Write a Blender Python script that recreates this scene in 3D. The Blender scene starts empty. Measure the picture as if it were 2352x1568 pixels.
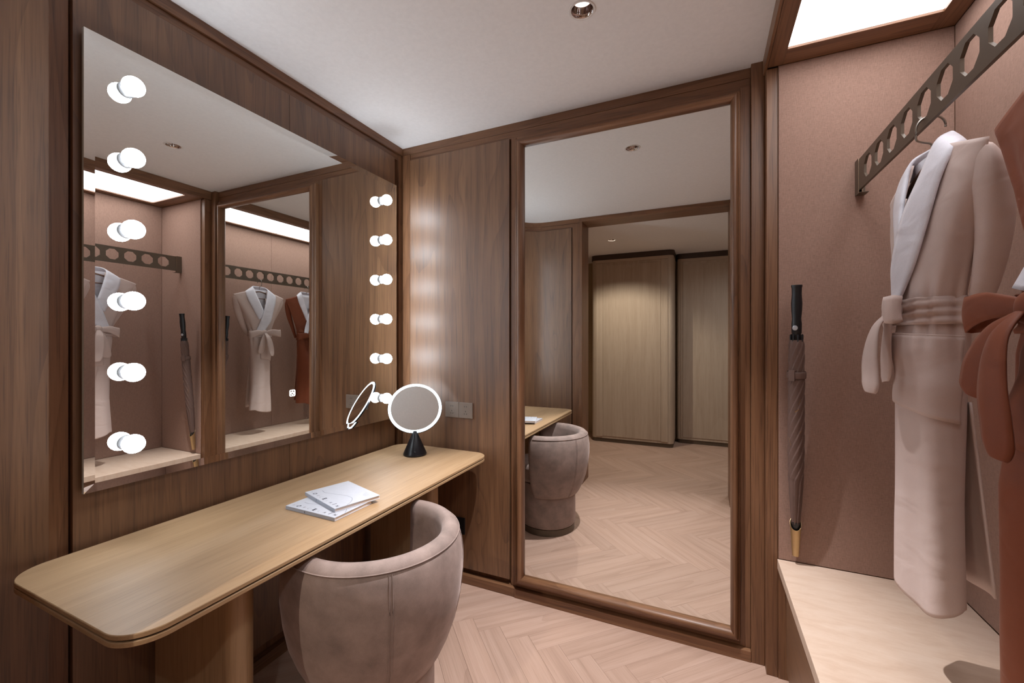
import bpy, bmesh, math, random
from mathutils import Vector, Matrix
R = math.radians
random.seed(7)
SC = bpy.context.scene
COL = SC.collection

# ------------------------------------------------------------------ camera, world, exposure
F_PX, YAW = 967.68, 24.3636
cam_d = bpy.data.cameras.new('camera')
cam = bpy.data.objects.new('camera', cam_d)
COL.objects.link(cam)
cam.location = (1.7381, -2.147, 1.39)
cam.rotation_euler = (R(90), 0, R(YAW))
cam_d.sensor_fit = 'HORIZONTAL'
cam_d.sensor_width = 36.0
cam_d.lens = F_PX / 2352 * 36.0
cam_d.clip_start = 0.02
SC.camera = cam
w = bpy.data.worlds.new('world')
SC.world = w
w.use_nodes = True
w.node_tree.nodes['Background'].inputs[0].default_value = (0.02, 0.02, 0.02, 1)
SC.view_settings.view_transform = 'Standard'
SC.view_settings.look = 'None'
SC.view_settings.gamma = 1.0
SC.view_settings.use_curve_mapping = False
SC.view_settings.exposure = 0.27
cy = SC.cycles
cy.max_bounces = 9
cy.diffuse_bounces = 4
cy.glossy_bounces = 7
cy.transmission_bounces = 3
cy.sample_clamp_indirect = 4.0
cy.blur_glossy = 0.3
cy.use_adaptive_sampling = True
cy.adaptive_threshold = 0.02

PANEL_E, BULB_E, RING_E = 4.6, 46.0, 4.0      # what the lamps give off
DOWN_W, FAR_W = 205.0, 80.0

def lamp(name, kind, loc, power, col, **kw):
    d = bpy.data.lights.new(name, kind)
    d.energy = power
    d.color = col
    for k, v in kw.items():
        setattr(d, k, v)
    o = bpy.data.objects.new(name, d)
    COL.objects.link(o)
    o.location = loc
    return o

DL = (1.339, -0.6475)
FL = (0.757, -2.977)
lamp('downlight_lamp', 'SPOT', (DL[0], DL[1], 2.635), DOWN_W, (0.97, 0.965, 1.0), spot_size=R(66), spot_blend=0.55, shadow_soft_size=0.015)
lamp('far_downlight_lamp', 'SPOT', (FL[0], FL[1], 2.613), FAR_W, (1.0, 0.90, 0.76), spot_size=R(165), spot_blend=1.0, shadow_soft_size=0.006)
lamp('far_fill_lamp', 'SPOT', (2.25, -3.0, 2.58), 44.0, (0.94, 0.96, 1.0), spot_size=R(165), spot_blend=1.0, shadow_soft_size=0.03)  # added cool fill, out of view and without a fitting, brightens the dressing room

# ------------------------------------------------------------------ helpers
def lin(c):
    return tuple(((v / 255) / 12.92 if v / 255 <= 0.04045 else ((v / 255 + 0.055) / 1.055) ** 2.4) for v in c)

class MB:
    def __init__(s):
        s.v, s.f = [], []
    def add(s, vs, fs):
        o = len(s.v)
        s.v += [tuple(p) for p in vs]
        s.f += [tuple(i + o for i in f) for f in fs]
        return s
    def box(s, x0, x1, y0, y1, z0, z1):
        vs = [(x, y, z) for z in (z0, z1) for y in (y0, y1) for x in (x0, x1)]
        return s.add(vs, [(0, 2, 3, 1), (4, 5, 7, 6), (0, 1, 5, 4), (2, 6, 7, 3), (0, 4, 6, 2), (1, 3, 7, 5)])
    def grid(s, rows, cu=False, cv=False, flip=False):
        n, m = len(rows), len(rows[0])
        fs = []
        for i in range(n if cv else n - 1):
            for j in range(m if cu else m - 1):
                a, b = i * m + j, i * m + (j + 1) % m
                c, d = ((i + 1) % n) * m + (j + 1) % m, ((i + 1) % n) * m + j
                fs.append((d, c, b, a) if flip else (a, b, c, d))
        return s.add([p for r in rows for p in r], fs)
    def prism(s, poly, z0, z1):
        n = len(poly)
        vs = [(x, y, z0) for x, y in poly] + [(x, y, z1) for x, y in poly]
        return s.add(vs, [tuple(range(n - 1, -1, -1)), tuple(range(n, 2 * n))] + [(i, (i + 1) % n, n + (i + 1) % n, n + i) for i in range(n)])
    def lathe(s, prof, c=(0, 0, 0), n=32, cap0=True, cap1=True):
        rows = [[(c[0] + r * math.cos(2 * math.pi * k / n), c[1] + r * math.sin(2 * math.pi * k / n), c[2] + z) for k in range(n)] for r, z in prof]
        o = len(s.v)
        s.grid(rows, cu=True)
        if cap0: s.f.append(tuple(o + k for k in range(n - 1, -1, -1)))
        if cap1: s.f.append(tuple(o + (len(prof) - 1) * n + k for k in range(n)))
        return s
    def tube(s, path, r, n=10, caps=True, rs=None):
        P = [Vector(p) for p in path]
        rows = []
        up = Vector((0, 0, 1))
        for i, p in enumerate(P):
            t = (P[min(i + 1, len(P) - 1)] - P[max(i - 1, 0)]).normalized()
            a = t.cross(up)
            if a.length < 1e-3: a = t.cross(Vector((0, 1, 0)))
            a.normalize()
            b = a.cross(t)
            rr = rs[i] if rs else r
            rows.append([tuple(p + rr * (math.cos(2 * math.pi * k / n) * a + math.sin(2 * math.pi * k / n) * b)) for k in range(n)])
        o = len(s.v)
        s.grid(rows, cu=True, flip=True)
        if caps:
            s.f.append(tuple(o + k for k in range(n)))
            s.f.append(tuple(o + (len(P) - 1) * n + k for k in range(n - 1, -1, -1)))
        return s
    def xf(s, M):
        s.v = [tuple(M @ Vector(p)) for p in s.v]
        return s
    def mesh(s, name, smooth=False, fix=True):
        me = bpy.data.meshes.new(name)
        me.from_pydata(s.v, [], s.f)
        if fix:
            bm = bmesh.new(); bm.from_mesh(me)
            bmesh.ops.remove_doubles(bm, verts=bm.verts, dist=1e-6)
            bmesh.ops.recalc_face_normals(bm, faces=bm.faces)
            bm.to_mesh(me); bm.free()
        if smooth:
            me.polygons.foreach_set('use_smooth', [True] * len(me.polygons))
        me.update()
        return me

OFFS = {}
def put(name, mb, mat, parent=None, smooth=False, bevel=0.0, seg=2, solid=0.0, sub=0, fix=True, angle=None):
    me = mb.mesh(name, smooth, fix) if isinstance(mb, MB) else mb
    o = bpy.data.objects.new(name, me)
    if mat and not me.materials: me.materials.append(mat)
    COL.objects.link(o)
    if parent:
        o.parent = parent
        p = OFFS.get(parent.name, (0, 0, 0))
        o.location = (-p[0], -p[1], -p[2])
    if solid:
        m = o.modifiers.new('solid', 'SOLIDIFY'); m.thickness = solid; m.offset = 0
    if sub:
        m = o.modifiers.new('sub', 'SUBSURF'); m.levels = m.render_levels = sub
    if bevel:
        m = o.modifiers.new('bevel', 'BEVEL'); m.width = bevel; m.segments = seg; m.limit_method = 'ANGLE'; m.angle_limit = R(40)
        m.harden_normals = False
    if angle:
        me.polygons.foreach_set('use_smooth', [True] * len(me.polygons))
        for e in me.edges: pass
        bm = bmesh.new(); bm.from_mesh(me)
        for e in bm.edges:
            if len(e.link_faces) == 2 and e.calc_face_angle(0) > R(angle): e.smooth = False
        bm.to_mesh(me); bm.free()
    return o

def thing(name, label, cat, loc=(0, 0, 0), group=None):
    o = bpy.data.objects.new(name, None)
    COL.objects.link(o)
    o.empty_display_size = 0.05
    o.location = loc
    OFFS[o.name] = loc
    o['label'] = label; o['category'] = cat
    if group: o['group'] = group
    return o
def struct(name, mb, mat, **kw):
    o = put(name, mb, mat, **kw)
    o['kind'] = 'structure'
    return o
def crom(pts, n):
    P = [Vector(p) for p in pts]
    out = []
    for i in range(len(P) - 1):
        a, b, c, d = P[max(i - 1, 0)], P[i], P[i + 1], P[min(i + 2, len(P) - 1)]
        for k in range(n):
            t = k / n
            out.append(0.5 * ((2 * b) + (c - a) * t + (2 * a - 5 * b + 4 * c - d) * t * t + (3 * b - a - 3 * c + d) * t ** 3))
    out.append(P[-1])
    return out
def interp(xs, ys, x):
    if x <= xs[0]: return ys[0]
    for i in range(len(xs) - 1):
        if x <= xs[i + 1]:
            t = (x - xs[i]) / (xs[i + 1] - xs[i])
            t = t * t * (3 - 2 * t) if False else t
            return ys[i] + (ys[i + 1] - ys[i]) * t
    return ys[-1]
def rrect(x0, x1, y0, y1, r, n=8):
    out = []
    for cx, cy_, a0 in ((x1 - r, y1 - r, 0), (x0 + r, y1 - r, 90), (x0 + r, y0 + r, 180), (x1 - r, y0 + r, 270)):
        for k in range(n + 1):
            a = R(a0 + 90 * k / n)
            out.append((cx + r * math.cos(a), cy_ + r * math.sin(a)))
    return out

# ------------------------------------------------------------------ materials
class NT:
    def __init__(s, name):
        s.m = bpy.data.materials.new(name); s.m.use_nodes = True
        s.t = s.m.node_tree; s.b = s.t.nodes['Principled BSDF']
    def n(s, typ, **kw):
        nd = s.t.nodes.new(typ)
        for k, v in kw.items():
            if isinstance(k, str) and k.startswith('i_'):
                nd.inputs[k[2:].replace('_', ' ')].default_value = v
            else: setattr(nd, k, v)
        return nd
    def l(s, a, b): s.t.links.new(a, b)
    def math(s, op, a, b=None, c=None):
        nd = s.t.nodes.new('ShaderNodeMath'); nd.operation = op
        for i, v in enumerate((a, b, c)):
            if v is None: continue
            if isinstance(v, (int, float)): nd.inputs[i].default_value = v
            else: s.l(v, nd.inputs[i])
        return nd.outputs[0]
    def ramp(s, fac, stops):
        nd = s.t.nodes.new('ShaderNodeValToRGB')
        e = nd.color_ramp.elements
        while len(e) < len(stops): e.new(0.5)
        for k, (p, c) in zip(e, stops):
            k.position = p; k.color = (*c, 1) if len(c) == 3 else c
        s.l(fac, nd.inputs[0])
        return nd.outputs[0]
    def mix(s, fac, a, b, blend='MIX'):
        nd = s.t.nodes.new('ShaderNodeMix'); nd.data_type = 'RGBA'; nd.blend_type = blend
        for i, v in ((0, fac), (6, a), (7, b)):
            if isinstance(v, (int, float)): nd.inputs[i].default_value = v
            elif isinstance(v, tuple): nd.inputs[i].default_value = (*v, 1) if len(v) == 3 else v
            else: s.l(v, nd.inputs[i])
        return nd.outputs[2]
    def bump(s, h, strength, dist=0.002):
        nd = s.t.nodes.new('ShaderNodeBump'); nd.inputs['Strength'].default_value = strength; nd.inputs['Distance'].default_value = dist
        s.l(h, nd.inputs['Height']); s.l(nd.outputs[0], s.b.inputs['Normal'])

def plain(name, c, rough=0.5, metal=0.0, spec=0.5, emit=None, es=0.0, **kw):
    q = NT(name)
    q.b.inputs['Base Color'].default_value = (*lin(c), 1)
    q.b.inputs['Roughness'].default_value = rough
    q.b.inputs['Metallic'].default_value = metal
    q.b.inputs['Specular IOR Level'].default_value = spec
    if emit:
        q.b.inputs['Emission Color'].default_value = (*emit, 1); q.b.inputs['Emission Strength'].default_value = es
    for k, v in kw.items(): q.b.inputs[k.replace('_', ' ')].default_value = v
    # very fine tonal variation, so nothing reads as flat plastic
    if not emit and metal < 0.9:
        tc = q.n('ShaderNodeTexCoord'); nz = q.n('ShaderNodeTexNoise', i_Scale=60.0, i_Detail=2.0)
        q.l(tc.outputs['Object'], nz.inputs['Vector'])
        q.l(q.mix(nz.outputs[0], tuple(v * 0.94 for v in lin(c)), tuple(min(1, v * 1.05) for v in lin(c))), q.b.inputs['Base Color'])
    return q.m

def wood(name, dark, mid, light, axis='z', rings=15.0, scale=1.0, rough=0.42, pores=0.3, knots=0.6, spec=0.5, contrast=1.0, tone=0.22, coat=0.0):
    q = NT(name)
    tc = q.n('ShaderNodeTexCoord'); oi = q.n('ShaderNodeObjectInfo')
    off = q.n('ShaderNodeVectorMath', operation='SCALE'); off.inputs[0].default_value = (7.3, 11.1, 5.7); q.l(oi.outputs['Random'], off.inputs['Scale'])
    add = q.n('ShaderNodeVectorMath', operation='ADD'); q.l(tc.outputs['Object'], add.inputs[0]); q.l(off.outputs[0], add.inputs[1])
    sc = [1.0 * scale] * 3; sc['xyz'.index(axis)] = 0.10 * scale
    mp = q.n('ShaderNodeMapping'); mp.inputs['Scale'].default_value = sc; q.l(add.outputs[0], mp.inputs['Vector'])
    V = mp.outputs[0]
    broad = q.n('ShaderNodeTexNoise', i_Scale=3.4, i_Detail=1.0, i_Roughness=0.35); q.l(V, broad.inputs['Vector'])
    phase = q.math('MULTIPLY', broad.outputs[0], rings)
    if knots:
        sk = [1.9 * scale] * 3; sk['xyz'.index(axis)] = 0.75 * scale
        mk = q.n('ShaderNodeMapping'); mk.inputs['Scale'].default_value = sk; q.l(add.outputs[0], mk.inputs['Vector'])
        vo = q.n('ShaderNodeTexVoronoi', i_Scale=1.6); q.l(mk.outputs[0], vo.inputs['Vector'])
        kd = q.n('ShaderNodeMapRange', interpolation_type='SMOOTHSTEP'); kd.inputs['From Min'].default_value = 0.26; kd.inputs['From Max'].default_value = 0.0
        q.l(vo.outputs['Distance'], kd.inputs['Value'])
        phase = q.math('MULTIPLY_ADD', kd.outputs[0], knots * 2.6, phase)
    fr = q.math('FRACT', phase)                               # growth rings: soft rise, dark late-wood line, sharp drop
    line = q.math('POWER', fr, 5.0)
    ringv = q.math('MULTIPLY_ADD', line, -1.0, 1.0)
    fs = [210.0] * 3; fs['xyz'.index(axis)] = 5.0
    mf = q.n('ShaderNodeMapping'); mf.inputs['Scale'].default_value = fs; q.l(add.outputs[0], mf.inputs['Vector'])
    fine = q.n('ShaderNodeTexNoise', i_Scale=1.0, i_Detail=2.0, i_Roughness=0.6); q.l(mf.outputs[0], fine.inputs['Vector'])
    f2 = [26.0] * 3; f2['xyz'.index(axis)] = 0.9
    m2 = q.n('ShaderNodeMapping'); m2.inputs['Scale'].default_value = f2; q.l(add.outputs[0], m2.inputs['Vector'])
    streak = q.n('ShaderNodeTexNoise', i_Scale=1.0, i_Detail=1.0); q.l(m2.outputs[0], streak.inputs['Vector'])
    g = q.math('MULTIPLY_ADD', ringv, 0.17 * contrast, q.math('MULTIPLY', streak.outputs[0], 0.42))
    g = q.math('MULTIPLY_ADD', fine.outputs[0], 0.34, g)
    c = q.ramp(g, [(0.24, lin(dark)), (0.50, lin(mid)), (0.76, lin(light))])
    if pores:
        pr = q.n('ShaderNodeMapRange'); pr.inputs['From Min'].default_value = 0.34; pr.inputs['From Max'].default_value = 0.44
        pr.inputs['To Min'].default_value = pores; pr.inputs['To Max'].default_value = 0.0
        q.l(fine.outputs[0], pr.inputs['Value'])
        c = q.mix(pr.outputs[0], c, tuple(v * 0.45 for v in lin(dark)))
    if knots:
        kk = q.n('ShaderNodeMapRange', interpolation_type='SMOOTHSTEP'); kk.inputs['From Min'].default_value = 0.085; kk.inputs['From Max'].default_value = 0.02
        q.l(vo.outputs['Distance'], kk.inputs['Value'])
        c = q.mix(q.math('MULTIPLY', kk.outputs[0], 0.6), c, tuple(v * 0.4 for v in lin(dark)))
    bright = q.math('MULTIPLY_ADD', oi.outputs['Random'], tone, 1.0 - tone / 2)
    hsv = q.n('ShaderNodeHueSaturation'); q.l(c, hsv.inputs['Color']); q.l(bright, hsv.inputs['Value'])
    q.l(hsv.outputs[0], q.b.inputs['Base Color'])
    q.b.inputs['Roughness'].default_value = rough
    q.b.inputs['Specular IOR Level'].default_value = spec
    q.b.inputs['Coat Weight'].default_value = coat
    q.b.inputs['Coat Roughness'].default_value = 0.42
    q.bump(fine.outputs[0], 0.12, 0.0015)
    return q.m

WD = ((80, 53, 35), (114, 79, 52), (138, 101, 70))
walnut = {a: wood('walnut_veneer_' + a, *WD, axis=a, rough=0.5, spec=0.6, coat=0.55, tone=0.08, contrast=0.8) for a in 'xyz'}
WDk = ((86, 56, 38), (120, 83, 57), (143, 104, 74))
walnut_dk = {a: wood('walnut_solid_' + a, *WDk, axis=a, rough=0.40, knots=0.3, tone=0.1, contrast=0.8) for a in 'xyz'}
OK = ((156, 124, 90), (171, 139, 104), (182, 151, 117))
oak_y = wood('desk_oak_y', *OK, axis='y', rings=10, rough=0.5, spec=0.35, pores=0.18, knots=0, tone=0.0, contrast=0.4)
oak_z = wood('desk_oak_z', *OK, axis='z', rings=10, rough=0.4, pores=0.25, knots=0, tone=0.0, contrast=0.6)
plank_m = wood('floor_oak', (160, 130, 113), (178, 147, 129), (190, 160, 143), axis='x', rings=7, scale=1.6, rough=0.5, spec=0.35, pores=0.10, knots=0, tone=0.11, contrast=1.0)
CAB = ((170, 150, 131), (184, 165, 146), (194, 176, 158))
cab_z = wood('wardrobe_ash', *CAB, axis='z', rings=4, rough=0.5, pores=0.12, knots=0, tone=0.05, contrast=0.5)
cab_x = wood('wardrobe_ash_x', *CAB, axis='x', rings=4, rough=0.5, pores=0.12, knots=0, tone=0.05, contrast=0.5)
paint = plain('ceiling_paint', (236, 234, 233), 0.85)
bronze = plain('dark_bronze', (98, 84, 70), 0.45, 0.35)
bronze_lit = plain('bronze_lit_edge', (150, 128, 108), 0.35, 0.8)  # paler copy of the bronze, with caught light put into the colour
brass = plain('brushed_brass', (186, 158, 116), 0.4, 0.8)
steel = plain('hook_steel', (150, 142, 134), 0.28, 1.0)
chrome = plain('chrome_reflector', (200, 190, 186), 0.08, 1.0)
black = plain('black_plastic', (24, 24, 27), 0.38)
blackm = plain('black_enamel', (22, 24, 30), 0.33)
dark = plain('dark_void', (14, 11, 10), 0.8)
mirror = plain('mirror_silver', (236, 238, 236), 0.0, 1.0)
edge_glass = plain('glass_edge', (205, 214, 212), 0.12, 0.0, 0.9)
whiteplastic = plain('white_trim', (222, 218, 215), 0.5)
plate_m = plain('outlet_plate', (132, 119, 109), 0.42, 0.0)
bulb_m = plain('bulb_glass', (250, 250, 250), 0.4, emit=(0.83, 0.915, 1.0), es=BULB_E)
ring_m = plain('ring_light', (250, 250, 250), 0.4, emit=(0.70, 0.86, 1.0), es=RING_E)
panel_m = plain('light_diffuser', (250, 250, 250), 0.4, emit=(0.96, 0.97, 1.0), es=PANEL_E)
lens_m = plain('downlight_lens', (255, 255, 255), 0.3, emit=(1.0, 0.94, 0.88), es=8.0)
icon_m = plain('touch_icon', (255, 255, 255), 0.3, emit=(1.0, 1.0, 1.0), es=2.2)
paper = plain('page_block', (214, 196, 182), 0.8)
cover_m = plain('book_cover', (196, 197, 204), 0.5)
spine_m = plain('book_spine', (168, 172, 182), 0.5)
ink = plain('print_ink', (36, 36, 46), 0.6)
ink_lt = plain('print_grey', (150, 152, 162), 0.6)
gold_ink = plain('gold_print', (170, 128, 66), 0.4, 0.4)

def cloth(name, c, var=0.10, weave=700.0, wstr=0.12, sheen=0.0, big=6.0, rough=0.85, contrast_lo=0.0, wrinkle=0.0, fw=0.5):
    q = NT(name)
    tc = q.n('ShaderNodeTexCoord'); V = tc.outputs['Object']
    nz = q.n('ShaderNodeTexNoise', i_Scale=big, i_Detail=4.0, i_Roughness=0.6); q.l(V, nz.inputs['Vector'])
    fn = q.n('ShaderNodeTexNoise', i_Scale=weave, i_Detail=1.0); q.l(V, fn.inputs['Vector'])
    f = q.math('MULTIPLY_ADD', fn.outputs[0], fw, q.math('MULTIPLY', nz.outputs[0], 1.0 - fw))
    base = lin(c)
    q.l(q.ramp(f, [(0.34, tuple(v * (1 - 2 * var - contrast_lo) for v in base)), (0.5, base), (0.66, tuple(min(1, v * (1 + 2 * var)) for v in base))]), q.b.inputs['Base Color'])
    q.b.inputs['Roughness'].default_value = rough
    q.b.inputs['Specular IOR Level'].default_value = 0.25
    if sheen:
        q.b.inputs['Sheen Weight'].default_value = sheen; q.b.inputs['Sheen Roughness'].default_value = 0.35
        q.b.inputs['Sheen Tint'].default_value = (*lin((225, 205, 198)), 1)
    if wrinkle:
        mp = q.n('ShaderNodeMapping'); mp.inputs['Scale'].default_value = (10, 10, 16); mp.inputs['Rotation'].default_value = (R(25), R(15), 0); q.l(V, mp.inputs['Vector'])
        wn = q.n('ShaderNodeTexNoise', i_Scale=1.0, i_Detail=1.5, i_Distortion=0.8); q.l(mp.outputs[0], wn.inputs['Vector'])
        nd = q.n('ShaderNodeBump'); nd.inputs['Strength'].default_value = wrinkle; nd.inputs['Distance'].default_value = 0.02
        q.l(wn.outputs[0], nd.inputs['Height'])
        n2 = q.n('ShaderNodeBump'); n2.inputs['Strength'].default_value = wstr; n2.inputs['Distance'].default_value = 0.001
        q.l(fn.outputs[0], n2.inputs['Height']); q.l(nd.outputs[0], n2.inputs['Normal']); q.l(n2.outputs[0], q.b.inputs['Normal'])
    else:
        q.bump(fn.outputs[0], wstr, 0.001)
    return q.m
velvet = cloth('chair_velvet', (144, 125, 117), var=0.15, fw=0.42, weave=1100, wstr=0.2, sheen=0.4, big=13.0, rough=0.7)
robe_beige = cloth('robe_beige_cloth', (206, 185, 177), var=0.03, weave=900, wstr=0.05, sheen=0.1, rough=0.6, wrinkle=0.22)
robe_brown = cloth('robe_brown_cloth', (124, 66, 42), var=0.04, weave=900, wstr=0.05, sheen=0.1, rough=0.6, wrinkle=0.22)
terry = cloth('white_terry', (228, 226, 234), var=0.03, weave=500, wstr=0.35, sheen=0.3, wrinkle=0.35)
umbr_m = cloth('umbrella_cloth', (106, 84, 76), var=0.05, weave=900, wstr=0.05, rough=0.55)

def linen(name, c, u='x'):
    q = NT(name)
    tc = q.n('ShaderNodeTexCoord'); V = tc.outputs['Object']
    hs = []
    for sc in (((110, 110, 1500)), ((1500, 1500, 110))):
        mp = q.n('ShaderNodeMapping'); mp.inputs['Scale'].default_value = sc; q.l(V, mp.inputs['Vector'])
        nz = q.n('ShaderNodeTexNoise', i_Scale=0.55, i_Detail=2.0, i_Roughness=0.65); q.l(mp.outputs[0], nz.inputs['Vector']); hs.append(nz.outputs[0])
    g = q.math('MULTIPLY', q.math('ADD', hs[0], hs[1]), 0.5)
    b = lin(c)
    q.l(q.ramp(g, [(0.33, tuple(v * 0.72 for v in b)), (0.5, b), (0.67, tuple(v * 1.22 for v in b))]), q.b.inputs['Base Color'])
    q.b.inputs['Roughness'].default_value = 0.9; q.b.inputs['Specular IOR Level'].default_value = 0.15
    q.bump(g, 0.35, 0.0015)
    return q.m
linen_m = linen('linen_wallcovering', (153, 123, 109))

def stone():
    q = NT('cream_marble')
    tc = q.n('ShaderNodeTexCoord'); mp = q.n('ShaderNodeMapping'); mp.inputs['Scale'].default_value = (4.5, 16, 4); mp.inputs['Rotation'].default_value = (0, 0, R(24)); q.l(tc.outputs['Object'], mp.inputs['Vector'])
    a = q.n('ShaderNodeTexNoise', i_Scale=1.6, i_Detail=7.0, i_Roughness=0.7, i_Distortion=0.4); q.l(mp.outputs[0], a.inputs['Vector'])
    c = q.ramp(a.outputs[0], [(0.28, lin((192, 164, 143))), (0.5, lin((203, 178, 158))), (0.72, lin((210, 188, 170)))])
    q.l(c, q.b.inputs['Base Color']); q.b.inputs['Roughness'].default_value = 0.3
    return q.m
marble = stone()
# round table mirror: centre, aim and radius; where its cone stands
TM_B = (0.302, -0.264)
TM_C = (0.258, -0.205, 1.016)
TM_AZ, TM_EL, TM_R = -54.0, 31.5, 0.149
UM_BTN = -110.0
# ------------------------------------------------------------------ floor
H = 2.5927
FH = 2.59
floor = struct('floor', MB().box(-0.7, 2.75, -4.45, 0.1, -0.06, -0.0115), plain('floor_joint', (160, 131, 115), 0.8))
PW, PL = 0.1061, 0.6364
def clip(poly, nx, ny, d):
    out = []
    for i in range(len(poly)):
        a, b = poly[i], poly[(i + 1) % len(poly)]
        da, db = nx * a[0] + ny * a[1] - d, nx * b[0] + ny * b[1] - d
        if da <= 0: out.append(a)
        if (da < 0 < db) or (db < 0 < da):
            t = da / (da - db); out.append((a[0] + t * (b[0] - a[0]), a[1] + t * (b[1] - a[1])))
    return out
def area(p): return 0.5 * abs(sum(p[i][0] * p[(i + 1) % len(p)][1] - p[(i + 1) % len(p)][0] * p[i][1] for i in range(len(p))))
def plank_mesh(poly):
    cx = sum(p[0] for p in poly) / len(poly); cy_ = sum(p[1] for p in poly) / len(poly)
    n = len(poly); ch = 0.0003
    def ins(p):
        v = Vector((cx - p[0], cy_ - p[1])); 
        return (p[0] + (ch if cx > p[0] else -ch), p[1] + (ch if cy_ > p[1] else -ch))
    vs = [(x, y, -0.012) for x, y in poly] + [(x, y, -0.0010) for x, y in poly] + [(*ins(p), 0.0) for p in poly]
    fs = [tuple(range(2 * n, 3 * n))]
    for i in range(n):
        j = (i + 1) % n
        fs += [(i, j, n + j, n + i), (n + i, n + j, 2 * n + j, 2 * n + i)]
    me = bpy.data.meshes.new('plank'); me.from_pydata(vs, [], fs); me.materials.append(plank_m); me.update()
    return me
S2 = math.sqrt(0.5)
j0 = 0
ox = 0.684 - (2 * PL + PW) * S2
oy = -0.298 - (PW - 2 * PL) * S2
def tow(u, v): return ((u + v) * S2 + ox, (v - u) * S2 + oy)
g = 0.0002
whole = plank_mesh([(-PL / 2 + g, -PW / 2 + g), (PL / 2 - g, -PW / 2 + g), (PL / 2 - g, PW / 2 - g), (-PL / 2 + g, PW / 2 - g)])
whole.name = 'plank'
nplank = 0
for i in range(-8, 10):
    for jj in range(-60, 70):
        for kind in 'HV':
            if kind == 'H': u0, v0, du, dv = jj * PW + i * 2 * PL, jj * PW, PL, PW
            else: u0, v0, du, dv = PL + jj * PW + i * 2 * PL, jj * PW + PW - PL, PW, PL
            cx, cy_ = tow(u0 + du / 2, v0 + dv / 2)
            if not (-0.5 < cx < 2.7 and -4.5 < cy_ < 0.3): continue
            ang = R(-45) if kind == 'H' else R(45)
            ca, sa = math.cos(ang), math.sin(ang)
            poly = [tow(u0 + a * du, v0 + b * dv) for a, b in ((0, 0), (1, 0), (1, 1), (0, 1))]
            if cy_ > -2.12:
                x0, x1, y0, y1 = 0.02, 2.06, -4.4, -0.045
            else:
                x0, x1, y0, y1 = 0.0, 2.45, -4.25, 0
            p = clip(clip(clip(clip(poly, 1, 0, x1), -1, 0, -x0), 0, 1, y1), 0, -1, -y0)
            if len(p) < 3 or area(p) < 0.004: continue
            # planks that stand wholly under the desk wall side, the bench or the cabinets stay out of sight: skipped
            
            if area(p) > 0.9999 * PL * PW:
                me = whole
            else:
                loc = [((x - cx) * ca + (y - cy_) * sa, -(x - cx) * sa + (y - cy_) * ca) for x, y in p]
                if kind == 'V' or True:
                    s = sum(loc[k][0] * loc[(k + 1) % len(loc)][1] - loc[(k + 1) % len(loc)][0] * loc[k][1] for k in range(len(loc)))
                    if s < 0: loc.reverse()
                me = plank_mesh(loc)
            o = bpy.data.objects.new('plank', me); COL.objects.link(o); o.parent = floor
            o.location = (cx, cy_, 0); o.rotation_euler = (0, 0, ang); nplank += 1
print('planks', nplank)

# ------------------------------------------------------------------ ceilings
def holed(x0, x1, y0, y1, cx, cy_, r, z0, z1, n=48):
    mb = MB()
    s = r * 1.6
    sq, ci = [], []
    for k in range(n):
        a = 2 * math.pi * k / n
        c_, s_ = math.cos(a), math.sin(a); m = max(abs(c_), abs(s_))
        sq.append((cx + s * c_ / m, cy_ + s * s_ / m)); ci.append((cx + r * c_, cy_ + r * s_))
    mb.grid([[(x, y, z1) for x, y in ci], [(x, y, z0) for x, y in ci], [(x, y, z0) for x, y in sq], [(x, y, z1) for x, y in sq]], cu=True)
    for a, b, c, d in ((x0, cx - s, y0, y1), (cx + s, x1, y0, y1), (cx - s, cx + s, y0, cy_ - s), (cx - s, cx + s, cy_ + s, y1)):
        mb.box(a, b, c, d, z0, z1)
    return mb
struct('ceiling', holed(-0.1, 1.99, -2.2, 0.06, DL[0], DL[1], 0.041, H, H + 0.03), paint)
struct('ceiling_dressing', holed(-0.7, 2.75, -4.45, -2.2, FL[0], FL[1], 0.041, FH, FH + 0.03), paint)

# ------------------------------------------------------------------ left wall (vanity side)
LW = struct('wall_left', MB().box(-0.1, 0.0, -1.75, 0.06, -0.06, H + 0.03), walnut_dk['z'])
put('panel', MB().box(0.0, 0.032, -1.545, -0.8232, 0.10, 2.508), walnut['z'], LW, bevel=0.0012)
put('panel', MB().box(0.0, 0.032, -0.8222, -0.107, 0.10, 2.508), walnut['z'], LW, bevel=0.0012)
put('stile', MB().box(0.0, 0.018, -1.592, -1.549, 0.10, 2.545), walnut_dk['z'], LW, bevel=0.001)
put('stile', MB().box(0.0, 0.024, -0.062, -0.0, 0.10, 2.545), walnut_dk['z'], LW, bevel=0.001)
put('frieze', MB().box(0.0, 0.018, -1.549, -0.0, 2.510, 2.549), walnut_dk['y'], LW, bevel=0.001)
struct('baseboard_left', MB().box(0.0, 0.036, -1.66, -0.0, 0.0, 0.05), walnut_dk['y'], bevel=0.0015)
struct('trim_1', MB().box(0.0, 0.029, -1.66, -0.0, 2.5485, H), walnut_dk['y'], bevel=0.0015)

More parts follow.
